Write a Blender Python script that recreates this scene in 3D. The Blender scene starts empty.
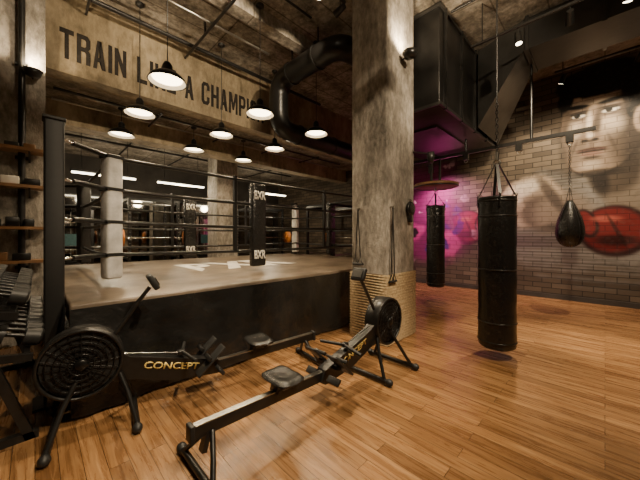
import bpy, bmesh, math, random
import numpy as np
from mathutils import Vector, Matrix, Quaternion
random.seed(7); rng=np.random.default_rng(3)
PI=math.pi
scene=bpy.context.scene
COL=scene.collection

# ---------------------------------------------------------------- materials
def nodes(name):
    m=bpy.data.materials.new(name); m.use_nodes=True
    nt=m.node_tree; b=nt.nodes['Principled BSDF']
    return m,nt,b
def N(nt,t,**k):
    n=nt.nodes.new(t)
    for a,v in k.items(): setattr(n,a,v)
    return n
def ramp(nt,stops):
    r=N(nt,'ShaderNodeValToRGB'); e=r.color_ramp.elements
    while len(e)<len(stops): e.new(0.5)
    for i,(p,c) in enumerate(stops):
        e[i].position=p; e[i].color=(c[0],c[1],c[2],1)
    return r
def simple(name,col,rough=0.5,metal=0.0,var=0.15,scale=12,bump=0.0,bscale=60,coat=0.0,dist=.02):
    m,nt,b=nodes(name)
    tc=N(nt,'ShaderNodeTexCoord'); nz=N(nt,'ShaderNodeTexNoise')
    nz.inputs['Scale'].default_value=scale; nz.inputs['Detail'].default_value=6
    nt.links.new(tc.outputs['Object'],nz.inputs['Vector'])
    lo=[max(0,c*(1-var)) for c in col]; hi=[min(1,c*(1+var)) for c in col]
    r=ramp(nt,[(0.3,lo),(0.7,hi)])
    nt.links.new(nz.outputs['Fac'],r.inputs['Fac']); nt.links.new(r.outputs['Color'],b.inputs['Base Color'])
    b.inputs['Roughness'].default_value=rough; b.inputs['Metallic'].default_value=metal
    if coat: b.inputs['Coat Weight'].default_value=coat
    if bump:
        n2=N(nt,'ShaderNodeTexNoise'); n2.inputs['Scale'].default_value=bscale; n2.inputs['Detail'].default_value=5
        nt.links.new(tc.outputs['Object'],n2.inputs['Vector'])
        bp=N(nt,'ShaderNodeBump'); bp.inputs['Strength'].default_value=bump; bp.inputs['Distance'].default_value=dist
        nt.links.new(n2.outputs['Fac'],bp.inputs['Height']); nt.links.new(bp.outputs['Normal'],b.inputs['Normal'])
    return m
def emis(name,col,st):
    m,nt,b=nodes(name)
    b.inputs['Base Color'].default_value=(*col,1)
    b.inputs['Emission Color'].default_value=(*col,1); b.inputs['Emission Strength'].default_value=st
    return m
def concrete(name,dark,mid,light,scale=1.0,bump=0.5,seams=True):
    m,nt,b=nodes(name)
    geo=N(nt,'ShaderNodeNewGeometry')
    n1=N(nt,'ShaderNodeTexNoise'); n1.inputs['Scale'].default_value=1.3*scale; n1.inputs['Detail'].default_value=10; n1.inputs['Roughness'].default_value=0.68
    n2=N(nt,'ShaderNodeTexNoise'); n2.inputs['Scale'].default_value=9*scale; n2.inputs['Detail'].default_value=8; n2.inputs['Roughness'].default_value=0.7
    mp=N(nt,'ShaderNodeMapping'); mp.inputs['Scale'].default_value=(1,1,0.45)
    nt.links.new(geo.outputs['Position'],mp.inputs['Vector'])
    nt.links.new(mp.outputs['Vector'],n1.inputs['Vector']); nt.links.new(mp.outputs['Vector'],n2.inputs['Vector'])
    mx=N(nt,'ShaderNodeMath',operation='MULTIPLY_ADD'); mx.inputs[1].default_value=0.45
    nt.links.new(n2.outputs['Fac'],mx.inputs[0])
    m2=N(nt,'ShaderNodeMath',operation='MULTIPLY'); m2.inputs[1].default_value=0.6
    nt.links.new(n1.outputs['Fac'],m2.inputs[0]); nt.links.new(m2.outputs[0],mx.inputs[2])
    r=ramp(nt,[(0.40,dark),(0.52,mid),(0.63,light)])
    nt.links.new(mx.outputs[0],r.inputs['Fac'])
    out=r.outputs['Color']
    if seams:
        br=N(nt,'ShaderNodeTexBrick'); br.inputs['Scale'].default_value=1.0
        br.inputs['Brick Width'].default_value=2.4; br.inputs['Row Height'].default_value=0.62
        br.inputs['Mortar Size'].default_value=0.012; br.offset=0.0
        br.inputs['Color1'].default_value=(1,1,1,1); br.inputs['Color2'].default_value=(.84,.84,.84,1); br.inputs['Mortar'].default_value=(.35,.33,.3,1)
        nt.links.new(geo.outputs['Position'],br.inputs['Vector'])
        mm=N(nt,'ShaderNodeMixRGB',blend_type='MULTIPLY'); mm.inputs[0].default_value=0.9
        nt.links.new(out,mm.inputs[1]); nt.links.new(br.outputs['Color'],mm.inputs[2]); out=mm.outputs[0]
    nt.links.new(out,b.inputs['Base Color'])
    b.inputs['Roughness'].default_value=0.85
    bp=N(nt,'ShaderNodeBump'); bp.inputs['Strength'].default_value=bump; bp.inputs['Distance'].default_value=0.04
    nt.links.new(mx.outputs[0],bp.inputs['Height']); nt.links.new(bp.outputs['Normal'],b.inputs['Normal'])
    return m

M={}
M['ceil']=concrete('concrete_ceiling',(.075,.066,.053),(.25,.218,.175),(.48,.43,.36),1.4,.8,True)
M['beam']=concrete('concrete_beam',(.14,.108,.064),(.28,.222,.140),(.42,.34,.225),1.0,.4,False)
M['col']=concrete('concrete_column',(.11,.097,.08),(.27,.242,.205),(.47,.425,.37),1.8,.8,False)
M['dark']=simple('black_powder_coat',(.013,.0125,.012),.34,.0,.3,20)
M['post']=simple('matte_black_post',(.009,.0085,.008),.55,.0,.2,20)
M['blackm']=simple('black_steel',(.020,.020,.020),.3,.6,.3,20)
M['duct']=simple('black_duct_paint',(.020,.019,.018),.34,.2,.5,2.5,.15,8)
M['ductgrey']=simple('galvanised_sheet',(.060,.058,.054),.34,.4,.3,3,.1,8)
M['vinyl']=simple('black_vinyl',(.015,.0145,.014),.24,0,.4,4,.9,3,.3,.06)
M['leather']=simple('black_leather',(.013,.0125,.012),.26,0,.3,30,.25,90)
M['rubber']=simple('black_rubber',(.017,.017,.017),.5,0,.2,30)
M['steel']=simple('brushed_steel',(.4,.39,.36),.28,1,.15,30)
M['chrome']=simple('chrome',(.7,.68,.65),.15,1,.05,30)
M['white']=simple('white_vinyl',(.62,.61,.59),.45,0,.3,6,.3,14)
M['whitep']=simple('white_paint',(.75,.72,.66),.6,0,.1,6)
M['canvas']=simple('ring_canvas',(.165,.128,.094),.36,0,.5,3,.2,40)
M['textdark']=simple('charcoal_stencil_paint',(.016,.012,.009),.85,0,.5,14)
M['wood']=simple('shelf_wood',(.25,.13,.055),.5,0,.3,6)
M['plaster']=simple('dark_plaster',(.045,.039,.033),.8,0,.4,2,.2,10)
M['wallp']=simple('brown_plaster',(.12,.10,.08),.85,0,.4,2,.2,10)
M['gold']=simple('yellow_label',(.85,.66,.22),.4,0,.05,20)
M['blue']=simple('teal_plastic',(.04,.10,.11),.4,0,.2,20)
M['orange']=simple('orange_plastic',(.6,.2,.04),.4,0,.2,20)
M['lamp']=emis('lamp_diffuser',(1,.80,.50),11)
M['tube']=emis('tube_light_glow',(1,.90,.66),8)
M['spotglow']=emis('spot_lens_glow',(1,.85,.6),10)
M['mirror']=simple('smoked_mirror',(.35,.34,.32),.06,1,.02,3)

def rope_wrap():
    m,nt,b=nodes('sisal_rope_wrap')
    geo=N(nt,'ShaderNodeNewGeometry')
    nz=N(nt,'ShaderNodeTexNoise'); nz.inputs['Scale'].default_value=30; nt.links.new(geo.outputs['Position'],nz.inputs['Vector'])
    r=ramp(nt,[(.3,(.36,.25,.13)),(.7,(.64,.49,.29))]); nt.links.new(nz.outputs['Fac'],r.inputs['Fac'])
    nt.links.new(r.outputs['Color'],b.inputs['Base Color']); b.inputs['Roughness'].default_value=.85
    return m
M['rope']=rope_wrap()
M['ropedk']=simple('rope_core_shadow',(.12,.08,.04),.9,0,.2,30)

def floor_mat():
    m,nt,b=nodes('oak_plank_floor')
    geo=N(nt,'ShaderNodeNewGeometry'); sp=N(nt,'ShaderNodeSeparateXYZ'); nt.links.new(geo.outputs['Position'],sp.inputs[0])
    cb=N(nt,'ShaderNodeCombineXYZ'); nt.links.new(sp.outputs['Y'],cb.inputs['X']); nt.links.new(sp.outputs['X'],cb.inputs['Y'])
    br=N(nt,'ShaderNodeTexBrick'); br.inputs['Scale'].default_value=1; br.inputs['Brick Width'].default_value=1.05; br.inputs['Row Height'].default_value=.105
    br.inputs['Mortar Size'].default_value=.0016; br.offset=.37; br.inputs['Bias'].default_value=0
    br.inputs['Color1'].default_value=(0.0,0,0,1); br.inputs['Color2'].default_value=(1,1,1,1); br.inputs['Mortar'].default_value=(.5,.5,.5,1)
    nt.links.new(cb.outputs[0],br.inputs['Vector'])
    mp=N(nt,'ShaderNodeMapping'); mp.inputs['Scale'].default_value=(1.8,24,1); nt.links.new(cb.outputs[0],mp.inputs['Vector'])
    ad=N(nt,'ShaderNodeVectorMath',operation='MULTIPLY_ADD'); ad.inputs[1].default_value=(7,7,7)
    nt.links.new(br.outputs['Color'],ad.inputs[0]); nt.links.new(mp.outputs[0],ad.inputs[2])
    g=N(nt,'ShaderNodeTexNoise'); g.inputs['Scale'].default_value=1; g.inputs['Detail'].default_value=9; g.inputs['Roughness'].default_value=.68; g.inputs['Distortion'].default_value=.9
    nt.links.new(ad.outputs[0],g.inputs['Vector'])
    r=ramp(nt,[(.28,(.14,.065,.024)),(.5,(.32,.165,.066)),(.72,(.52,.31,.145))]); nt.links.new(g.outputs['Fac'],r.inputs['Fac'])
    r2=ramp(nt,[(0,(.58,.55,.51)),(1,(1.0,1.0,1.0))]); nt.links.new(br.outputs['Color'],r2.inputs['Fac'])
    mm=N(nt,'ShaderNodeMixRGB',blend_type='MULTIPLY'); mm.inputs[0].default_value=1
    nt.links.new(r.outputs[0],mm.inputs[1]); nt.links.new(r2.outputs[0],mm.inputs[2])
    m3=N(nt,'ShaderNodeMixRGB'); m3.inputs[2].default_value=(.015,.006,.002,1)
    nt.links.new(br.outputs['Fac'],m3.inputs[0]); nt.links.new(mm.outputs[0],m3.inputs[1])
    nt.links.new(m3.outputs[0],b.inputs['Base Color'])
    rr=N(nt,'ShaderNodeMapRange'); rr.inputs[3].default_value=.20; rr.inputs[4].default_value=.36; nt.links.new(g.outputs['Fac'],rr.inputs[0])
    nt.links.new(rr.outputs[0],b.inputs['Roughness'])
    bp=N(nt,'ShaderNodeBump'); bp.inputs['Strength'].default_value=.3; bp.inputs['Distance'].default_value=.004
    nt.links.new(g.outputs['Fac'],bp.inputs['Height']); nt.links.new(bp.outputs[0],b.inputs['Normal'])
    return m
M['floor']=floor_mat()

def brick_mat():
    m,nt,b=nodes('painted_brick_mural')
    geo=N(nt,'ShaderNodeNewGeometry'); sp=N(nt,'ShaderNodeSeparateXYZ'); nt.links.new(geo.outputs['Position'],sp.inputs[0])
    cb=N(nt,'ShaderNodeCombineXYZ'); nt.links.new(sp.outputs['Y'],cb.inputs['X']); nt.links.new(sp.outputs['Z'],cb.inputs['Y'])
    br=N(nt,'ShaderNodeTexBrick'); br.inputs['Scale'].default_value=1; br.inputs['Brick Width'].default_value=.34; br.inputs['Row Height'].default_value=.115
    br.inputs['Mortar Size'].default_value=.008; br.inputs['Mortar Smooth'].default_value=.3
    br.inputs['Color1'].default_value=(.065,.048,.033,1); br.inputs['Color2'].default_value=(.16,.122,.085,1); br.inputs['Mortar'].default_value=(.022,.018,.014,1)
    nt.links.new(cb.outputs[0],br.inputs['Vector'])
    at=N(nt,'ShaderNodeAttribute'); at.attribute_name='paint'
    nz=N(nt,'ShaderNodeTexNoise'); nz.inputs['Scale'].default_value=14; nz.inputs['Detail'].default_value=8; nt.links.new(geo.outputs['Position'],nz.inputs['Vector'])
    wear=ramp(nt,[(.3,(.8,.8,.8)),(.5,(1,1,1))]); nt.links.new(nz.outputs['Fac'],wear.inputs['Fac'])
    am=N(nt,'ShaderNodeMath',operation='MULTIPLY'); nt.links.new(at.outputs['Alpha'],am.inputs[0]); nt.links.new(wear.outputs[0],am.inputs[1])
    mx=N(nt,'ShaderNodeMixRGB'); nt.links.new(am.outputs[0],mx.inputs[0]); nt.links.new(br.outputs['Color'],mx.inputs[1]); nt.links.new(at.outputs['Color'],mx.inputs[2])
    dk=N(nt,'ShaderNodeMixRGB',blend_type='MULTIPLY'); dk.inputs[2].default_value=(.6,.58,.55,1)
    nt.links.new(br.outputs['Fac'],dk.inputs[0]); nt.links.new(mx.outputs[0],dk.inputs[1])
    nt.links.new(dk.outputs[0],b.inputs['Base Color']); b.inputs['Roughness'].default_value=.75
    iv=N(nt,'ShaderNodeMath',operation='SUBTRACT'); iv.inputs[0].default_value=1; nt.links.new(br.outputs['Fac'],iv.inputs[1])
    bp=N(nt,'ShaderNodeBump'); bp.inputs['Strength'].default_value=.5; bp.inputs['Distance'].default_value=.01
    nt.links.new(iv.outputs[0],bp.inputs['Height']); nt.links.new(bp.outputs[0],b.inputs['Normal'])
    return m
M['brick']=brick_mat()

# ---------------------------------------------------------------- mesh builder
def basis(d):
    d=Vector(d).normalized()
    a=Vector((0,0,1)) if abs(d.z)<.95 else Vector((1,0,0))
    x=a.cross(d).normalized(); y=d.cross(x)
    return x,y,d
class B:
    def __init__(s): s.v=[]; s.f=[]; s.m=[]; s.s=[]; s.mats=[]
    def mi(s,m):
        if m not in s.mats: s.mats.append(m)
        return s.mats.index(m)
    def add(s,vs,fs,m,smooth=False):
        o=len(s.v); s.v+= [tuple(v) for v in vs]; k=s.mi(m)
        for f in fs: s.f.append([i+o for i in f]); s.m.append(k); s.s.append(smooth)
    def box(s,c,size,m,rot=None,bev=0.0):
        c=Vector(c); hx,hy,hz=[q/2 for q in size]
        R=rot if rot is not None else Matrix.Identity(3)
        if bev<=0:
            vs=[c+R@Vector((x*hx,y*hy,z*hz)) for x in(-1,1) for y in(-1,1) for z in(-1,1)]
            fs=[(0,1,3,2),(4,6,7,5),(0,4,5,1),(2,3,7,6),(0,2,6,4),(1,5,7,3)]
            s.add(vs,fs,m); return
        bm=bmesh.new(); bmesh.ops.create_cube(bm,size=1)
        for v in bm.verts: v.co=Vector((v.co.x*size[0],v.co.y*size[1],v.co.z*size[2]))
        bmesh.ops.bevel(bm,geom=bm.edges[:],offset=bev,segments=3,affect='EDGES',profile=.5)
        bm.verts.index_update()
        s.add([c+R@v.co for v in bm.verts],[[v.index for v in f.verts] for f in bm.faces],m,True); bm.free()
    def beam(s,p0,p1,w,h,m,bev=0.0):
        p0=Vector(p0);p1=Vector(p1); d=(p1-p0); L=d.length; d.normalize()
        up=Vector((0,0,1)) if abs(d.z)<.97 else Vector((0,1,0))
        y=up.cross(d).normalized(); z=d.cross(y)
        R=Matrix((d,y,z)).transposed()
        s.box((p0+p1)/2,(L,w,h),m,R,bev)
    def cyl(s,p0,p1,r0,m,r1=None,seg=16,caps=True,smooth=True):
        r1=r0 if r1 is None else r1
        p0=Vector(p0);p1=Vector(p1); x,y,d=basis(p1-p0)
        vs=[]
        for p,r in((p0,r0),(p1,r1)):
            for i in range(seg):
                a=2*PI*i/seg; vs.append(p+x*r*math.cos(a)+y*r*math.sin(a))
        s.add(vs,[(i,(i+1)%seg,seg+(i+1)%seg,seg+i) for i in range(seg)],m,smooth)
        if caps:
            s.add(vs[:seg],[list(range(seg))[::-1]],m); s.add(vs[seg:],[list(range(seg))],m)
    def lathe(s,prof,o,m,seg=32,axis=(0,0,1),smooth=True):
        o=Vector(o); x,y,d=basis(axis); vs=[]
        for r,h in prof:
            for i in range(seg):
                a=2*PI*i/seg; vs.append(o+x*r*math.cos(a)+y*r*math.sin(a)+d*h)
        fs=[]
        for j in range(len(prof)-1):
            for i in range(seg):
                k=(i+1)%seg; fs.append((j*seg+i,j*seg+k,(j+1)*seg+k,(j+1)*seg+i))
        s.add(vs,fs,m,smooth)
    def tube(s,pts,r,m,seg=8,closed=False):
        pts=[Vector(p) for p in pts]; n=len(pts); vs=[]
        px=None
        for i,p in enumerate(pts):
            if closed: d=pts[(i+1)%n]-pts[i-1]
            else: d=pts[min(i+1,n-1)]-pts[max(i-1,0)]
            d.normalize()
            if px is None: x,y,_=basis(d)
            else:
                x=(px-d*px.dot(d)).normalized(); y=d.cross(x)
            px=x
            for k in range(seg):
                a=2*PI*k/seg; vs.append(p+x*r*math.cos(a)+y*r*math.sin(a))
        fs=[]
        for i in range(n if closed else n-1):
            j=(i+1)%n
            for k in range(seg):
                l=(k+1)%seg; fs.append((i*seg+k,i*seg+l,j*seg+l,j*seg+k))
        s.add(vs,fs,m,True)
        if not closed:
            s.add(vs[:seg],[list(range(seg))[::-1]],m); s.add(vs[-seg:],[list(range(seg))],m)
    def ring(s,c,R,r,m,axis=(0,0,1),seg=28,ts=8,a0=0,a1=2*PI):
        c=Vector(c); x,y,d=basis(axis)
        full=abs(a1-a0-2*PI)<1e-6
        k=seg if full else seg+1
        s.tube([c+x*R*math.cos(a0+(a1-a0)*i/seg)+y*R*math.sin(a0+(a1-a0)*i/seg) for i in range(k)],r,m,ts,full)
    def sphere(s,c,r,m,sc=(1,1,1),seg=16):
        n=seg//2; vs=[];c=Vector(c)
        for j in range(n+1):
            ph=PI*j/n
            for i in range(seg):
                a=2*PI*i/seg
                vs.append(c+Vector((r*sc[0]*math.sin(ph)*math.cos(a),r*sc[1]*math.sin(ph)*math.sin(a),r*sc[2]*math.cos(ph))))
        s.add(vs,[(j*seg+i,(j+1)*seg+i,(j+1)*seg+(i+1)%seg,j*seg+(i+1)%seg) for j in range(n) for i in range(seg)],m,True)
    def chain(s,p0,p1,m,link=.05,r=.005):
        p0=Vector(p0);p1=Vector(p1);d=p1-p0;L=d.length;x,y,dd=basis(d);n=max(2,int(L/(link*.78)))
        for i in range(n):
            c=p0+d*((i+.5)/n); a=x if i%2 else y
            pts=[]
            for k in range(10):
                t=2*PI*k/10; pts.append(c+dd*(link/2)*math.cos(t)+a*(link*.28)*math.sin(t))
            s.tube(pts,r,m,5,True)
    def obj(s,name,loc=(0,0,0),parent=None,world=False,rotz=0):
        """world=True: verts given in world space, origin moved to loc"""
        L=Vector(loc)
        vs=[tuple(Vector(v)-L) for v in s.v] if world else s.v
        me=bpy.data.meshes.new(name); me.from_pydata(vs,[],s.f)
        for k in s.mats: me.materials.append(k)
        me.polygons.foreach_set('material_index',s.m); me.polygons.foreach_set('use_smooth',s.s)
        bm=bmesh.new(); bm.from_mesh(me); bmesh.ops.recalc_face_normals(bm,faces=bm.faces); bm.to_mesh(me); bm.free()
        me.update()
        o=bpy.data.objects.new(name,me); COL.objects.link(o)
        o.location=L; o.rotation_euler=(0,0,rotz)
        if parent: o.parent=parent
        return o
def inst(o,name,loc,rotz=0):
    q=bpy.data.objects.new(name,o.data); COL.objects.link(q); q.location=loc; q.rotation_euler=(0,0,rotz); return q
def text(name,st,w,h,loc,rot,mat,ext=.004,parent=None,bold=.02,space=1.0):
    cu=bpy.data.curves.new(name,'FONT'); cu.body=st; cu.align_x='CENTER'; cu.align_y='CENTER'; cu.size=1; cu.offset=bold; cu.space_character=space
    t=bpy.data.objects.new(name,cu); COL.objects.link(t)
    bpy.context.view_layer.update(); dg=bpy.context.evaluated_depsgraph_get()
    me=bpy.data.meshes.new_from_object(t.evaluated_get(dg)); bpy.data.objects.remove(t)
    xs=[v.co.x for v in me.vertices]; ys=[v.co.y for v in me.vertices]
    cx=(max(xs)+min(xs))/2; cy=(max(ys)+min(ys))/2; sx=w/(max(xs)-min(xs)); sy=h/(max(ys)-min(ys))
    for v in me.vertices: v.co=Vector(((v.co.x-cx)*sx,(v.co.y-cy)*sy,0))
    bm=bmesh.new(); bm.from_mesh(me)
    if ext>0:
        g=bmesh.ops.extrude_face_region(bm,geom=bm.faces[:])
        for e in g['geom']:
            if isinstance(e,bmesh.types.BMVert): e.co.z+=ext
    bm.to_mesh(me); bm.free()
    me.materials.clear(); me.materials.append(mat)
    o=bpy.data.objects.new(name,me); COL.objects.link(o); o.location=loc; o.rotation_euler=rot
    if parent: o.parent=parent
    return o
# condensed block capitals built from strokes (stencil poster face)
def block_text(name,st,w,h,loc,mat,ext=.006):
    G={'T':[[(0,2),(1,2),(1,1.68),(.65,1.68),(.65,0),(.35,0),(.35,1.68),(0,1.68)]],
       'L':[[(0,0),(0,2),(.32,2),(.32,.32),(.95,.32),(.95,0)]],
       'I':[[(0,0),(0,2),(.32,2),(.32,0)]],
       'H':[[(0,0),(0,2),(.32,2),(.32,1.18),(.68,1.18),(.68,2),(1,2),(1,0),(.68,0),(.68,.86),(.32,.86),(.32,0)]],
       'E':[[(0,0),(0,2),(.95,2),(.95,1.68),(.32,1.68),(.32,1.17),(.85,1.17),(.85,.86),(.32,.86),(.32,.32),(.95,.32),(.95,0)]],
       'N':[[(0,0),(0,2),(.30,2),(.70,.95),(.70,2),(1,2),(1,0),(.72,0),(.30,1.1),(.30,0)]],
       'M':[[(0,0),(0,2),(.36,2),(.62,1.0),(.88,2),(1.24,2),(1.24,0),(.96,0),(.96,1.25),(.72,.35),(.52,.35),(.28,1.25),(.28,0)]],
       'K':[[(0,0),(0,2),(.32,2),(.32,1.25),(.68,2),(1.03,2),(.62,1.15),(1.05,0),(.70,0),(.42,.80),(.32,.62),(.32,0)]],
       'C':[[(1,1.32),(.68,1.32),(.68,1.60),(.60,1.70),(.40,1.70),(.32,1.60),(.32,.40),(.40,.30),(.60,.30),(.68,.40),(.68,.72),(1,.72),(1,.28),(.78,0),(.22,0),(0,.28),(0,1.72),(.22,2),(.78,2),(1,1.72)]],
       'A':[[(0,0),(.33,2),(.67,2),(.55,1.55),(.50,1.55),(.40,.80),(.50,.80),(.50,.50),(.36,.50),(.30,0)],[(1,0),(.67,2),(.55,2),(.50,1.55),(.60,.80),(.50,.80),(.50,.50),(.64,.50),(.70,0)]],
       'O':[[(.5,2),(.22,2),(0,1.72),(0,.28),(.22,0),(.5,0),(.5,.30),(.40,.30),(.32,.40),(.32,1.60),(.40,1.70),(.5,1.70)],[(.5,2),(.78,2),(1,1.72),(1,.28),(.78,0),(.5,0),(.5,.30),(.60,.30),(.68,.40),(.68,1.60),(.60,1.70),(.5,1.70)]],
       'R':[[(0,0),(0,2),(.5,2),(.5,1.70),(.32,1.70),(.32,1.16),(.5,1.16),(.5,.86),(.32,.86),(.32,0)],[(.5,2),(.78,2),(1,1.75),(1,1.2),(.86,1.02),(1,.85),(1,0),(.68,0),(.68,.75),(.60,.86),(.5,.86),(.5,1.16),(.60,1.16),(.68,1.26),(.68,1.60),(.60,1.70),(.5,1.70)]],
       'P':[[(0,0),(0,2),(.5,2),(.5,1.70),(.32,1.70),(.32,1.10),(.5,1.10),(.5,.80),(.32,.80),(.32,0)],[(.5,2),(.78,2),(1,1.75),(1,1.05),(.78,.80),(.5,.80),(.5,1.10),(.60,1.10),(.68,1.20),(.68,1.60),(.60,1.70),(.5,1.70)]]}
    W={'I':.32,'M':1.24}
    x=0; polys=[]
    for ch in st:
        if ch==' ': x+=.75; continue
        for p in G[ch]: polys.append([(a+x,c) for a,c in p])
        x+=W.get(ch,1.0)+.20
    tot=x-.20; bm=bmesh.new()
    for p in polys:
        vs=[bm.verts.new(((a/tot-.5)*w,(c/2-.5)*h,0)) for a,c in p]
        bm.faces.new(vs)
    bmesh.ops.triangulate(bm,faces=bm.faces[:],ngon_method='EAR_CLIP')
    g=bmesh.ops.extrude_face_region(bm,geom=bm.faces[:])
    for e in g['geom']:
        if isinstance(e,bmesh.types.BMVert): e.co.z+=ext
    bmesh.ops.recalc_face_normals(bm,faces=bm.faces)
    me=bpy.data.meshes.new(name); bm.to_mesh(me); bm.free(); me.materials.append(mat)
    o=bpy.data.objects.new(name,me); COL.objects.link(o); o.location=loc; o.rotation_euler=(PI/2,0,0); return o

# ---------------------------------------------------------------- room shell
X0,X1,Y0,Y1=-1.6,8.2,-2.6,11.0; ZC=5.0; ZL=3.8; YB=5.61
def shell(name,c,size,m):
    b=B(); b.box((0,0,0),size,m); return b.obj(name,c)
shell('floor',((X0+X1)/2,(Y0+Y1)/2,-.05),(X1-X0+.4,Y1-Y0+.4,.1),M['floor'])
shell('ceiling',((X0+X1)/2,(Y0+YB)/2,ZC+.05),(X1-X0+.4,YB-Y0+.4,.1),M['ceil'])
shell('ceiling_lower',((X0+X1)/2,(YB+.3+Y1)/2,ZL+.1),(X1-X0,Y1-YB-.3,.2),M['ceil'])
shell('trim_bulkhead',((X0+X1)/2,YB+.15,(ZL+ZC)/2),(X1-X0,.3,ZC-ZL),M['beam'])
shell('wall_left',(X0-.1,(Y0+Y1)/2,ZC/2),(.2,Y1-Y0,ZC),M['wallp'])
shell('wall_back',((X0+X1)/2,Y1+.1,ZC/2),(X1-X0,.2,ZC),M['plaster'])
shell('wall_front',((X0+X1)/2,Y0-.1,ZC/2),(X1-X0,.2,ZC),M['wallp'])
shell('wall_pier',((X0+.1)/2,5.58,ZC/2),(.1-X0,.5,ZC),M['col'])
shell('trim_soffit_beam',(3.9,7.0,3.6),(8.6,.35,.4),M['beam'])
b=B()
for y in(1.1,3.95): b.box((1.2,y,4.9),(5.2,.22,.2),M['ceil'])
b.obj('trim_ceiling_rib',(1.2,2.5,4.9),world=True)

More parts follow.
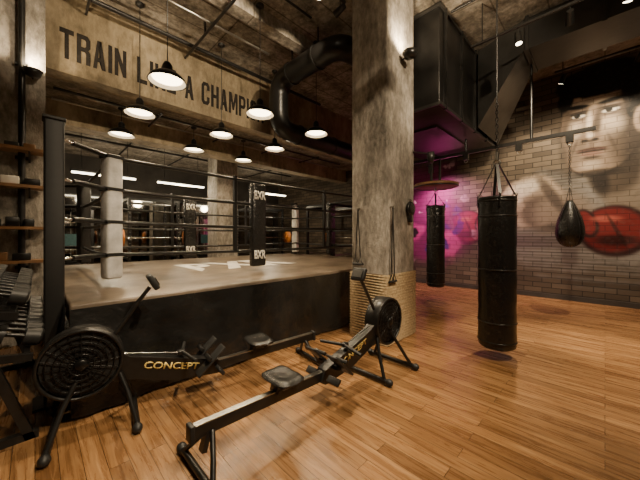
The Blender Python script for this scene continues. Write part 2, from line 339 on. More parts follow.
# mural wall: dense grid carrying a painted colour layer
def mural_wall():
    ys=np.concatenate([np.arange(Y0,-1.4,.1),np.arange(-1.4,4.8,.02),np.arange(4.8,Y1+.05,.1)])
    zs=np.concatenate([np.arange(0,.6,.05),np.arange(.6,ZC,.02),[ZC]])
    YY,ZZ=np.meshgrid(ys,zs,indexing='ij'); U=-YY; Z=ZZ
    C=np.zeros(U.shape+(3,)); A=np.zeros(U.shape)
    def sn(sc,seed):
        r=np.random.default_rng(seed); n=np.zeros(U.shape)
        for o in range(5):
            for _ in range(4):
                th=r.uniform(0,2*PI); f=sc*(1.8**o)*r.uniform(.7,1.3); ph=r.uniform(0,6.3)
                n+=np.sin((U*np.cos(th)+Z*np.sin(th))*f+ph+1.3*np.sin((U*np.sin(th)-Z*np.cos(th))*f*.6+ph))/(1.6**o)
        return n/8
    nz=sn(2.2,1); nf=sn(9,2)
    def el(u,z,a,b,rot=0,soft=.15,n=0.0):
        c,s=math.cos(rot),math.sin(rot); du=U-u; dz=Z-z
        r=np.sqrt(((du*c+dz*s)/a)**2+((-du*s+dz*c)/b)**2)+n*nf
        t=np.clip((1+soft-r)/(2*soft),0,1); return t*t*(3-2*t)
    def put(mask,col,a=1.0,al=None):
        nonlocal C,A
        m=(mask*a)[...,None]; C=C*(1-m)+np.array(col)*m
        A=np.maximum(A,mask*(a if al is None else al))
    ht=.6+.4*np.sin(Z*2*PI/.07)
    # pale halftone ground and torso
    put(el(.75,3.3,.85,1.9,0,.25,.25),(.40,.385,.36),.95)
    put(el(.6,2.0,1.1,1.3,0,.25,.2),(.42,.40,.37),.95)
    put(el(-.65,1.75,1.45,1.15,0,.2,.2)*(.45+.55*ht),(.30,.28,.26),.92)
    put(el(-.2,.9,1.5,.65,0,.4,.3)*ht,(.32,.31,.29),.7)
    # far arm + shoulder
    put(el(-1.25,2.2,.62,.62,.3,.10,.1),(.48,.39,.31))
    put(el(-1.05,1.95,.4,.42,.3,.3,.1),(.12,.09,.07),.85)
    put(el(-1.4,2.5,.35,.16,.35,.4),(.84,.76,.66),.8)
    put(el(-1.95,1.95,.6,.33,.35,.10,.1),(.41,.33,.26))
    put(el(-1.95,1.76,.5,.16,.35,.4,.1),(.08,.058,.045),.9)
    put(el(-1.75,2.15,.35,.09,.35,.5),(.80,.71,.61),.7)
    put(el(-.65,1.9,.5,.45,.2,.3,.1),(.32,.26,.21),.9); put(el(-.5,1.62,.5,.12,.1,.5),(.08,.06,.05),.85)
    put(el(-.85,2.32,.10,.5,.5,.5),(.08,.06,.05),.8)
    # near shoulder
    put(el(.62,2.35,.75,.6,-.3,.12,.08),(.30,.25,.20))
    put(el(.75,2.65,.5,.2,-.3,.4),(.68,.60,.52),.8)
    # neck
    put(el(.12,2.75,.4,.5,0,.2),(.13,.10,.075)); put(el(-.1,2.62,.14,.4,.2,.4),(.03,.022,.018),.9)
    # head: outline, then planes of light and shade
    put(el(-.06,3.72,.64,1.02,.04,.04),(.07,.052,.04)); put(el(-.16,3.04,.45,.40,0,.05),(.07,.052,.04))
    put(el(-.07,3.73,.61,.99,.04,.05),(.40,.31,.24))
    put(el(-.16,3.06,.42,.37,0,.07),(.37,.285,.22))
    put(el(.38,3.5,.30,.88,0,.5),(.045,.033,.025),.95)
    put(el(-.60,3.50,.11,.62,0,.6),(.12,.088,.065),.85)
    put(el(-.43,3.22,.12,.40,-.25,.7),(.18,.135,.10),.7)
    put(el(-.18,4.30,.32,.13,0,.6),(.80,.70,.59),.85)
    put(el(.08,3.64,.16,.18,0,.8),(.68,.57,.46),.8)
    put(el(-.45,3.66,.10,.16,0,.8),(.74,.63,.52),.8)
    put(el(.12,3.32,.16,.3,.2,.7),(.16,.12,.09),.55)
    # hair
    hair=np.maximum(el(-.04,4.62,.74,.34,0,.08,.12),el(.46,4.14,.22,.58,.1,.1,.12))
    hair=np.maximum(hair,el(-.60,4.38,.14,.28,-.2,.15,.12)); put(hair,(.010,.009,.009))
    put(el(.50,3.66,.11,.25,0,.2),(.34,.26,.20)); put(el(.51,3.66,.045,.14,0,.3),(.03,.022,.018))
    # sockets, brows, eyes
    for ue,w,sg in((-.40,.155,1),(.08,.175,-1)):
        put(el(ue,3.99,w*1.2,.13,0,.5),(.10,.073,.055),.88)
        put(el(ue+sg*.05,4.05,w*.6,.06,0,.6),(.04,.03,.022),.8)
        put(el(ue-sg*.01,4.145,w*1.2,.042,-sg*.10,.35),(.008,.007,.006))
        put(el(ue,3.945,w*.70,.042,-sg*.06,.25),(.70,.65,.58)); put(el(ue-.02,3.955,.05,.048,0,.2),(.006,.005,.004))
        put(el(ue,3.99,w*.82,.022,-sg*.05,.4),(.01,.008,.006)); put(el(ue,3.87,w*.7,.018,0,.6),(.12,.09,.07),.7)
        put(el(ue,4.065,w*.8,.018,0,.6),(.42,.33,.26),.6)
    # nose
    put(el(-.115,3.72,.06,.28,-.08,.6),(.07,.052,.04),.85); put(el(-.24,3.70,.045,.27,-.05,.6),(.82,.71,.60),.9)
    put(el(-.22,3.47,.165,.09,0,.35),(.30,.225,.17)); 
    for du in(-.085,.075): put(el(-.22+du,3.405,.055,.03,0,.4),(.008,.006,.005),.97)
    put(el(-.22,3.385,.13,.022,0,.6),(.05,.036,.028),.85)
    put(el(-.22,3.50,.055,.05,0,.6),(.84,.73,.62),.9)
    put(el(-.20,3.30,.035,.07,0,.6),(.18,.13,.10),.6)
    # mouth
    put(el(-.20,3.195,.235,.05,0,.25),(.13,.075,.06)); put(el(-.20,3.165,.24,.016,0,.4),(.006,.004,.003)); put(el(-.20,3.115,.17,.04,0,.3),(.34,.21,.17))
    put(el(-.20,3.035,.15,.03,0,.6),(.06,.044,.034),.85); put(el(-.2,2.88,.15,.09,0,.6),(.62,.52,.42),.8)
    put(el(.11,3.28,.03,.19,.35,.6),(.09,.066,.05),.65); put(el(-.47,3.28,.025,.18,-.3,.6),(.09,.066,.05),.65)
    put(el(-.12,2.70,.42,.07,0,.5),(.03,.022,.017),.85)
    # halftone drips over figure
    dr=(sn(14,9)>.35)*.35; C*=(1-dr[...,None]*.4)
    # gloves
    def glove(u,z,s,flip,red,dk):
        put(el(u,z,.50*s,.50*s,0,.08),dk); put(el(u-.02*flip,z+.03,.43*s,.42*s,0,.12),red)
        put(el(u-.38*s*flip,z+.16*s,.17*s,.30*s,.3*flip,.12),dk); put(el(u-.38*s*flip,z+.17*s,.12*s,.24*s,.3*flip,.15),red)
        put(el(u-.1*s,z+.24*s,.2*s,.06*s,0,.5),(.65,.20,.15),.7); put(el(u+.05,z-.18*s,.30*s,.10*s,0,.4),dk,.8)
        put(el(u+.05,z,.03*s,.36*s,.4,.4),dk,.7)
        put(el(u+.45*s*flip,z-.05,.10*s,.34*s,0,.15),(.32,.27,.23))
    glove(.12,1.5,1.05,1,(.24,.022,.020),(.045,.005,.004))
    glove(-2.62,1.62,.95,-1,(.30,.04,.07),(.06,.006,.015))
    # graffiti
    reg=1/(1+np.exp((U+2.75+.35*nz)*7)); reg*=np.clip((Z-.45+.4*nz)*2.5,0,1)*np.clip((3.8+.5*nz-Z)*2,0,1)*np.clip((U+4.75)*4,0,1)
    g1=sn(1.7,21); g2=sn(3.1,22); g3=sn(5.5,23)
    put(reg,(.26,.03,.16)); put(reg*np.clip((g1-.1)*8,0,1),(.62,.09,.34)); put(reg*np.clip((g2-.25)*9,0,1),(.10,.03,.26))
    put(reg*np.clip((g3-.33)*10,0,1),(.90,.58,.74)); put(reg*np.clip((-g2-.38)*10,0,1),(.03,.01,.025))
    ny,nzv=U.shape; vs=np.stack([np.zeros_like(YY),YY,ZZ],-1).reshape(-1,3)
    idx=np.arange(ny*nzv).reshape(ny,nzv)
    f=np.stack([idx[:-1,:-1],idx[:-1,1:],idx[1:,1:],idx[1:,:-1]],-1).reshape(-1,4)
    me=bpy.data.meshes.new('wall_right'); me.from_pydata(vs.tolist(),[],f.tolist()); me.materials.append(M['brick'])
    ca=me.color_attributes.new('paint','FLOAT_COLOR','POINT')
    ca.data.foreach_set('color',np.concatenate([np.clip(C,0,1)**1.2,A[...,None]],-1).reshape(-1).astype(np.float32))
    o=bpy.data.objects.new('wall_right',me); COL.objects.link(o); o.location=(X1,0,0)
mural_wall()
shell('baseboard_right',(X1-.015,(Y0+Y1)/2,.05),(.03,Y1-Y0,.1),M['plaster'])

# ---------------------------------------------------------------- column with rope-wrapped base
CX0,CX1,CY0,CY1=3.14,3.87,1.95,2.51
b=B(); b.box(((CX0+CX1)/2,(CY0+CY1)/2,ZC/2),(CX1-CX0,CY1-CY0,ZC),M['col'],bev=.02)
b.obj('concrete_column',((CX0+CX1)/2,(CY0+CY1)/2,0),world=True)
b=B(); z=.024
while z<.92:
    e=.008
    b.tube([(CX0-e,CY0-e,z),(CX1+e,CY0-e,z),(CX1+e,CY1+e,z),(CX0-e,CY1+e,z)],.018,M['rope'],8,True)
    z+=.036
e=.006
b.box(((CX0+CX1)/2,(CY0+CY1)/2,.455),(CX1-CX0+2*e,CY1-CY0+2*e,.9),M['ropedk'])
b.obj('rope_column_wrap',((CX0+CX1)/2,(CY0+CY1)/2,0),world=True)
shell('concrete_column_rear',(3.9,7.95,1.9),(.62,.62,3.8),M['col'])

# ---------------------------------------------------------------- boxing ring
RX0,RX1,RY0,RY1,RZ=.19,5.72,2.95,7.05,.86
IX0,IX1,IY0,IY1=.59,5.30,3.79,6.30
ropez=[1.20,1.55,1.90,2.25]
ring=bpy.data.objects.new('boxing_ring',None); COL.objects.link(ring)
b=B(); b.box(((RX0+RX1)/2,(RY0+RY1)/2,RZ-.06),(RX1-RX0,RY1-RY0,.12),M['canvas'],bev=.02)
b.box(((RX0+RX1)/2,(RY0+RY1)/2,RZ-.15),(RX1-RX0-.02,RY1-RY0-.02,.08),M['wood'])
for x in np.linspace(RX0+.3,RX1-.3,5):
    for y in(RY0+.3,(RY0+RY1)/2,RY1-.3): b.box((x,y,(RZ-.19)/2),(.08,.08,RZ-.19),M['blackm'])
b.obj('platform',parent=ring)
# skirt - hanging vinyl with gentle folds
def skirt(p0,p1,nrm):
    p0=Vector(p0);p1=Vector(p1);L=(p1-p0).length;n=int(L/.035);k=16;vs=[]
    for i in range(n+1):
        s_=i/n*L
        for j in range(k+1):
            t=j/k; z=RZ-.035-(RZ-.05)*t
            fold=.026*t*math.sin(s_*5.1+1.3*math.sin(s_*1.7))+.012*t*math.sin(s_*17+2*math.sin(s_*3))+.03*math.sin(PI*t)*math.sin(s_*2.3+.6)*.5
            vs.append(p0+(p1-p0)*(i/n)+Vector(nrm)*(.02+.08*t+fold*.9)+Vector((0,0,z)))
    b=B(); b.add(vs,[(i*(k+1)+j,(i+1)*(k+1)+j,(i+1)*(k+1)+j+1,i*(k+1)+j+1) for i in range(n) for j in range(k)],M['vinyl'],True)
    return b
skirt((RX0,RY0,0),(RX1,RY0,0),(0,-1,0)).obj('skirt_front',parent=ring)
skirt((RX0,RY1,0),(RX0,RY0,0),(-1,0,0)).obj('skirt_side_a',parent=ring)
skirt((RX1,RY0,0),(RX1,RY1,0),(1,0,0)).obj('skirt_side_b',parent=ring)
# posts
b=B(); posts=[(.115,3.32,2.38),(5.62,3.4,2.38),(.115,6.75,2.38),(5.62,6.75,2.38)]
inn=[(IX0,IY0),(IX1,IY0),(IX0,IY1),(IX1,IY1)]
for (x,y,h),(ix,iy) in zip(posts,inn):
    b.box((x,y,h/2),(.13,.13,h),M['post'],bev=.015); b.box((x,y,h+.01),(.15,.15,.03),M['post'],bev=.008)
    b.box((x,y,.01),(.26,.26,.02),M['blackm'])
    for z in ropez:
        p=Vector((x,y,z)); q=Vector((ix,iy,z)); d=(q-p).normalized()
        b.cyl(p+d*.06,p+d*.2,.012,M['chrome']); b.cyl(p+d*.18,q-d*.06,.024,M['blackm'],seg=10); b.ring(p+d*.09,.03,.008,M['chrome'],axis=(0,0,1),seg=12,ts=6)
b.obj('corner_posts',parent=ring)
b=B()
def sag(p,q,s=.025,n=14): return [Vector(p).lerp(Vector(q),i/n)-Vector((0,0,s*4*(i/n)*(1-i/n))) for i in range(n+1)]
for z in ropez:
    for a,c in((0,1),(1,3),(3,2),(2,0)):
        b.tube(sag((*inn[a],z),(*inn[c],z)),.021,M['dark'],8)
b.obj('ropes',parent=ring)
b=B()
for p in[(2.05,IY0),(3.9,IY0),(2.0,IY1),(3.7,IY1),(IX1,5.0)]:
    for d in(-.012,.012): b.box((p[0]+d,p[1],1.72),(.02,.05,1.10),M['dark'])
b.obj('rope_spacers',parent=ring)
# pads
b=B()
for (x,y),m in zip(inn,(M['white'],M['dark'],M['dark'],M['white'])):
    b.box((x,y,1.61),(.16,.16,1.34),m,Matrix.Rotation(.32,3,'Z'),bev=.03)
    for z in ropez: b.box((x,y,z),(.168,.168,.035),M['post'],Matrix.Rotation(.32,3,'Z'))
for (x,y) in((2.43,IY0),(2.35,IY1),(IX1-.02,4.9)):
    b.box((x,y,1.57),(.24,.12,1.26),M['leather'],bev=.03)
b.obj('turnbuckle_pads',parent=ring)
for (x,y) in((2.43,IY0),(2.35,IY1)):
    for z in(2.02,1.12): text('pad_lettering','BXR',.20,.13,(x,y-.068,z),(PI/2,0,0),M['whitep'],.003,ring,.03)
text('canvas_lettering','BXR',1.9,1.3,(2.75,5.0,RZ+.002),(0,0,0),M['whitep'],.001,ring,.04)
# ---------------------------------------------------------------- lettering on bulkhead
block_text('wall_lettering','TRAIN LIKE A CHAMPION',3.5,.44,(2.0,YB-.001,4.23),M['textdark'])

# ---------------------------------------------------------------- pendant lamps (3x3)
def pendant(ztop,zr=3.29):
    b=B(); h=ztop-zr
    prof=[(.21,0),(.215,.006),(.19,.05),(.13,.10),(.075,.125),(.06,.14),(.055,.20),(.04,.235),(.018,.25)]
    b.lathe(prof,(0,0,0),M['blackm'],32)
    inn_=[(.205,.002),(.18,.045),(.12,.092),(.05,.11),(.0,.112)]
    b.lathe(inn_,(0,0,0),M['whitep'],32)
    b.ring((0,0,.002),.212,.006,M['dark'])
    b.lathe([(.0,.062),(.10,.066),(.165,.045),(.166,.038),(0,.030)],(0,0,0),M['lamp'],24)
    b.cyl((0,0,.25),(0,0,h),.006,M['dark'],seg=6); b.lathe([(.06,h-.001),(.06,h-.03),(.02,h-.05),(0,h-.05)],(0,0,0),M['dark'],16)
    return b
hi=None; lo=None; k=0
def addlight(kind,name,loc,energy,col,parent=None,**kw):
    l=bpy.data.lights.new(name,kind); l.energy=energy; l.color=col
    for a,v in kw.items(): setattr(l,a,v)
    o=bpy.data.objects.new(name,l); COL.objects.link(o); o.location=loc
    if parent: o.parent=parent
    return o
def aim(o,tgt):
    o.rotation_euler=(Vector(tgt)-Vector(o.location)).to_track_quat('-Z','Y').to_euler()
for y in(3.8,5.1,6.42):
    for x in(1.15,2.48,3.7):
        if y<5.5:
            if hi is None: o=hi=pendant(ZC).obj('pendant_lamp',(x,y,3.29))
            else: o=inst(hi,'pendant_lamp',(x,y,3.29))
        else:
            if lo is None: o=lo=pendant(ZL).obj('pendant_lamp',(x,y,3.29))
            else: o=inst(lo,'pendant_lamp',(x,y,3.29))
        addlight('SPOT','bulb',(0,0,-.02),66,(1,.77,.48),o,spot_size=2.75,spot_blend=.6,shadow_soft_size=.08)

# ---------------------------------------------------------------- ducts
b=B()
def arc(pts,n=6):
    """round the corners of a polyline"""
    P=[Vector(p) for p in pts]; out=[P[0]]
    for i in range(1,len(P)-1):
        a,c,d=P[i-1],P[i],P[i+1]; r=.34
        p=c+(a-c).normalized()*r; q=c+(d-c).normalized()*r
        for k in range(n+1):
            t=k/n; out.append(p*(1-t)**2+c*2*t*(1-t)+q*t*t)
    out.append(P[-1]); return out
b.tube(arc([(4.39,2.98,4.48),(3.45,2.98,4.48),(3.45,4.62,4.48),(3.45,4.62,3.55),(4.45,4.62,3.55),(6.4,4.62,3.55)]),.19,M['duct'],24)
for y in(3.5,4.2): b.cyl((3.45,y-.02,4.48),(3.45,y+.02,4.48),.205,M['duct'],seg=24)
for x in(3.95,5.0,6.0): b.cyl((x,4.62,3.55),(x+.04,4.62,3.55),.205,M['duct'],seg=24)
for y in(3.5,4.2): b.box((3.45,y,4.83),(.02,.02,.34),M['dark'])
b.obj('round_air_duct',(3.45,4.5,4.48),world=True)
b=B()
b.box((5.95,2.6,4.2),(3.1,1.6,1.58),M['duct'],bev=.02)
for x in np.arange(4.6,7.5,.72): b.box((x,1.785,4.2),(.035,.05,1.6),M['duct'])
for z in(3.44,4.96): b.box((5.95,2.6,z),(3.16,1.66,.05),M['ductgrey'])
b.box((5.95,2.6,3.40),(1.6,.9,.05),M['ductgrey'])
b.obj('air_handling_unit',(5.95,2.6,4.2),world=True)
b=B()
def frustum(b,c0,s0,c1,s1,m):
    vs=[]
    for c,(w,h) in((c0,s0),(c1,s1)):
        for dx,dz in((-1,-1),(1,-1),(1,1),(-1,1)): vs.append((c[0]+dx*w/2,c[1],c[2]+dz*h/2))
    b.add(vs,[(0,1,2,3),(4,7,6,5),(0,4,5,1),(1,5,6,2),(2,6,7,3),(3,7,4,0)],m)
frustum(b,(6.75,1.73,4.22),(1.45,1.45),(6.1,.95,4.70),(.85,.50),M['ductgrey'])
frustum(b,(6.1,.95,4.70),(.85,.50),(6.1,-2.2,4.70),(.85,.50),M['duct'])
for y in(.9,0,-.9,-1.8): b.box((6.1,y,4.70),(.91,.05,.56),M['duct'])
b.obj('rectangular_air_duct',(6.1,0,4.70),world=True)
# conduits & sprinkler pipes
b=B()
for (x,y0,y1,z,r) in((.55,-1,5.58,4.77,.018),(2.0,-1,5.58,4.75,.022),(4.6,-1,1.7,4.9,.02)):
    b.cyl((x,y0,z),(x,y1,z),r,M['dark'],seg=8)
    for y in np.arange(y0+.5,y1,1.3): b.box((x,y,z+.1),(.03,.03,.24),M['dark'])
for (y,x0,x1,z,r,m) in((4.45,-1.3,3.1,4.8,.020,M['steel']),(3.3,.2,3.1,4.86,.02,M['dark']),(5.3,-1.3,5.3,4.85,.035,M['dark'])):
    b.cyl((x0,y,z),(x1,y,z),r,m,seg=8)
for (y,x0,x1,z,r,m) in((6.1,.2,7,3.72,.025,M['dark']),(6.65,.2,7,3.74,.018,M['steel']),(7.5,.2,7,3.7,.04,M['dark']),(8.6,.2,7,3.7,.03,M['dark'])):
    b.cyl((x0,y,z),(x1,y,z),r,m,seg=8)
for x in(1.7,3.1,4.5,5.9): b.cyl((x,5.95,3.72),(x,10.8,3.72),.02,M['dark'],seg=8)
b.obj('ceiling_conduit_pipes',(2,4,4.9),world=True)
b=B(); b.cyl((-.12,5.28,0.0),(-.12,5.28,ZC),.035,M['dark'],seg=12)
for z in(1,2.4,3.6,4.6): b.box((-.12,5.3,z),(.12,.05,.04),M['dark'])
b.obj('wall_pipe',(-.12,5.28,0),world=True)

# ---------------------------------------------------------------- track spotlights
def head(b,p,t):
    p=Vector(p); d=(Vector(t)-p).normalized(); top=p+Vector((0,0,.14))
    b.cyl(top,p,.008,M['dark'],seg=8); b.cyl(p-d*.08,p+d*.09,.038,M['dark'],r1=.05,seg=20); b.cyl(p+d*.088,p+d*.092,.04,M['spotglow'],seg=20)
def track(name,p0,p1,heads,drop):
    b=B(); b.beam(p0,p1,.035,.03,M['dark'])
    p0=Vector(p0);p1=Vector(p1)
    for f in(.05,.5,.95):
        q=p0.lerp(p1,f); b.cyl(q,(q.x,q.y,drop),.008,M['dark'],seg=6)
    lights=[]
    for f,t,e,sz in heads:
        q=p0.lerp(p1,f)-Vector((0,0,.16)); head(b,q,t); lights.append((q,t,e,sz))
    o=b.obj(name,tuple((p0+p1)/2),world=True)
    for q,t,e,sz in lights:
        d=(Vector(t)-q).normalized()
        l=addlight('SPOT','spot_beam',q+d*.11,e,(1,.80,.54),None,spot_size=sz,spot_blend=.5,shadow_soft_size=.03)
        aim(l,t); l.parent=o; l.matrix_parent_inverse=Matrix.Translation(-o.location)
track('fill_track',(1.0,2.6,4.7),(3.1,2.6,4.7),[(.05,(.8,5.6,4.3),190,1.0),(.5,(2.2,5.6,4.3),190,1.0),(.95,(3.2,5.6,4.2),130,.9),(.28,(1.0,2.0,0),440,.65),(.75,(2.3,1.6,0),480,.65)],ZC)
track('fill_track',(7.2,-1.8,4.6),(7.2,.7,4.6),[(.1,(8.2,-.6,3.0),170,1.4),(.55,(8.2,.1,3.2),180,1.4),(.95,(8.2,1.6,2.0),170,1.4)],ZC)
track('fill_track',(4.9,-1.6,4.4),(4.9,1.5,4.4),[(.1,(5.4,-1.0,0),520,.85),(.45,(6.2,.6,0),520,.85),(.8,(4.4,.4,0),580,.8),(.62,(8.2,.6,2.2),360,1.2)],ZC)
track('fill_track',(.6,-.8,4.6),(2.9,-.8,4.6),[(.1,(.7,3.2,.9),380,.8),(.35,(1.6,2.7,.3),620,.95),(.6,(3.3,2.0,2.2),440,.85),(.9,(3.4,.2,0),480,.85),(.78,(5.2,2.2,3.9),460,1.1)],ZC)  # unseen track behind the camera, added as soft fill for the ring side
# uplights added only to brighten the ceiling
b=B(); b.lathe([(.0,-.05),(.07,-.04),(.10,.03),(.095,.03),(.06,-.02),(0,-.02)],(0,0,0),M['dark'],20); b.lathe([(0,0.0),(.07,0.0)],(0,0,0),M['spotglow'],20)
b.cyl((0,0,.0),(0,.12,-.03),.012,M['dark'])
upl=None
for p,e in(((-.02,5.2,3.5),100),((3.5,1.82,3.8),120)):
    if upl is None: o=upl=b.obj('ceiling_fill_uplight',p)
    else: o=inst(upl,'ceiling_fill_uplight',p)
    l=addlight('SPOT','uplight_beam',(0,0,.05),e,(1,.78,.50),o,spot_size=2.8,spot_blend=.7,shadow_soft_size=.06); l.rotation_euler=(PI,0,0)
b=B(); b.box((0,0,0),(1.2,.12,.07),M['dark'],bev=.01); b.box((0,0,.037),(1.1,.08,.004),M['spotglow'])
for x in(-.5,.5): b.cyl((x,0,.03),(x,0,.95),.005,M['dark'],seg=6)
o=b.obj('hung_fill_uplight',(1.9,.2,4.05)); l=addlight('SPOT','slab_wash',(0,0,.08),160,(1,.80,.54),o,spot_size=2.9,spot_blend=.5,shadow_soft_size=.3); l.rotation_euler=(PI,0,0)  # added fill above the view, lifts the ceiling slab

# ---------------------------------------------------------------- bag rail + bags
b=B(); RXL=6.2
b.beam((RXL,.10,3.09),(RXL,3.3,3.09),.06,.06,M['dark'])
for y in(.92,2.0,3.2): b.cyl((RXL,y,3.09),(RXL,y,4.44 if y<1 else 3.37),.02,M['dark'],seg=8)
for y in(.41,1.1,2.0):
    b.box((RXL,y,3.0),(.08,.10,.12),M['dark']); b.ring((RXL,y,2.92),.03,.008,M['steel'],axis=(1,0,0),seg=12,ts=6)
b.obj('bag_hanging_rail',(RXL,1.6,3.09),world=True)
def heavy(R,L,top,nst=4,H=.38):
    b=B()
    prof=[(0,0),(R*.85,.0),(R*.97,.02),(R,.06)]
    for i in range(1,24):
        z=.06+(L-.12)*i/24; prof.append((R*(1+.012*math.sin(i*1.9)+.008*math.sin(i*.7)),z))
    prof+=[(R,L-.06),(R*.97,L-.015),(R*.85,L),(0,L-.01)]
    b.lathe(prof,(0,0,0),M['leather'],40)
    for z in(.08,.30,L*.52,L-.22,L-.05): b.ring((0,0,z),R*1.006,.008,M['dark'],seg=40,ts=6)
    b.ring((0,0,L-.02),R*.93,.018,M['dark'],seg=40)
    hub=L+H
    for i in range(nst):
        a=2*PI*i/nst+.4; p=Vector((R*.93*math.cos(a),R*.93*math.sin(a),L-.12)); q=Vector((R*.93*math.cos(a),R*.93*math.sin(a),L+.02)); h=Vector((.02*math.cos(a),.02*math.sin(a),hub))
        b.beam(p*1.0+Vector((math.cos(a),math.sin(a),0))*.012,q+Vector((math.cos(a),math.sin(a),0))*.012,.035,.012,M['dark']); b.ring(q,.022,.006,M['steel'],axis=(math.sin(a),-math.cos(a),0),seg=10,ts=5)
        b.beam(q,h,.03,.010,M['dark'])
    b.ring((0,0,hub+.02),.035,.009,M['steel'],axis=(1,0,0),seg=14,ts=6)
    b.cyl((0,0,hub+.05),(0,0,hub+.14),.022,M['steel'],seg=12)
    if top>hub+.16: b.chain((0,0,hub+.14),(0,0,min(top,hub+.75)),M['blackm'])
    if top>hub+.75: b.cyl((0,0,hub+.75),(0,0,top),.008,M['dark'],seg=6)
    return b
heavy(.193,1.73,ZC-.12).obj('heavy_punching_bag',(3.80,.89,.12))
heavy(.185,1.76,0,4,.26).obj('heavy_punching_bag',(6.2,2.62,.30))
b=B()
prof=[(0,0),(.06,.008),(.12,.045),(.165,.12),(.185,.22),(.18,.33),(.155,.45),(.12,.56),(.085,.65),(.055,.72),(.03,.76),(0,.77)]
b.lathe(prof,(0,0,0),M['leather'],36)
for i in range(4):
    a=PI*i/4
    pts=[(r*1.008*math.cos(a),r*1.008*math.sin(a),h) for r,h in prof[:-1]]+[(-r*1.008*math.cos(a),-r*1.008*math.sin(a),h) for r,h in prof[-2::-1]]
    b.tube(pts,.004,M['dark'],5)
for i in range(3):
    a=2*PI*i/3; b.beam((.06*math.cos(a),.06*math.sin(a),.70),(0,0,.98),.02,.008,M['dark'])
b.ring((0,0,1.0),.025,.006,M['steel'],axis=(1,0,0),seg=12,ts=5)
b.chain((0,0,1.02),(0,0,1.665),M['blackm'],.045)
b.obj('teardrop_punching_bag',(6.2,.41,1.22))
b=B(); px,py=6.2,2.62
b.lathe([(0,0),(.44,0),(.46,.015),(.46,.05),(.44,.065),(0,.065)],(px,py,2.47),M['wood'],40)
b.ring((px,py,2.475),.44,.02,M['dark'],seg=40)
for dx in(-.22,.22): b.beam((px+dx,py,2.53),(px+dx,py,3.12),.04,.04,M['dark']); b.beam((px+dx,py-.25,2.55),(px+dx,py+.25,2.55),.04,.03,M['dark'])
b.beam((px-.24,py,3.14),(px+.24,py,3.14),.05,.04,M['dark'])
b.obj('speed_bag_platform',(px,py,2.47),world=True)

# ---------------------------------------------------------------- things on the column
def strap(name,x,y,z0,z1,dx,dy):
    b=B(); b.cyl((x,y,z0+.05),(x+dx*.06,y+dy*.06,z0+.05),.012,M['steel'],seg=8)
    px,py=x+dx*.04,y+dy*.04
    for s in(-.04,.04):
        bx,by=(px+s*abs(dy),py+s*abs(dx))
        b.beam((px,py,z0+.05),(bx,by,z1+.12),.018,.006,M['dark'])
        b.tube([(bx,by,z1+.12),(bx-.04*abs(dy),by-.04*abs(dx),z1+.02),(bx+.04*abs(dy),by+.04*abs(dx),z1+.02)],.006,M['dark'],6,True)
        b.cyl((bx-.045*abs(dy),by-.045*abs(dx),z1+.02),(bx+.045*abs(dy),by+.045*abs(dx),z1+.02),.016,M['rubber'],seg=10)
    b.obj(name,(x,y,z0),world=True)
strap('suspension_trainer_strap',CX0-.002,2.37,1.72,1.0,-1,0)
strap('suspension_trainer_strap',3.22,CY0-.002,1.72,.80,0,-1)
b=B()
b.lathe([(0,-.025),(.09,-.02),(.105,0),(.09,.025),(.05,.03),(0,.028)],(0,0,0),M['leather'],28,axis=(0,-1,0))
b.box((0,.005,-.13),(.09,.04,.12),M['leather'],bev=.015); b.ring((0,-.005,.115),.018,.004,M['dark'],axis=(0,1,0),seg=12,ts=5); b.cyl((0,.03,.13),(0,-.02,.13),.007,M['steel'],seg=8)
b.obj('boxing_focus_mitt',(3.70,CY0-.032,1.78))
b=B(); b.cyl((CX1-.05,CY0-.01,2.6),(CX1+.25,CY0-.15,2.6),.012,M['dark'],seg=8); b.lathe([(0,-.08),(.04,-.08),(.055,.07),(0,.07)],(CX1+.22,CY0-.15,2.55),M['dark'],16)
b.obj('column_spotlight',(CX1,CY0,2.6),world=True)

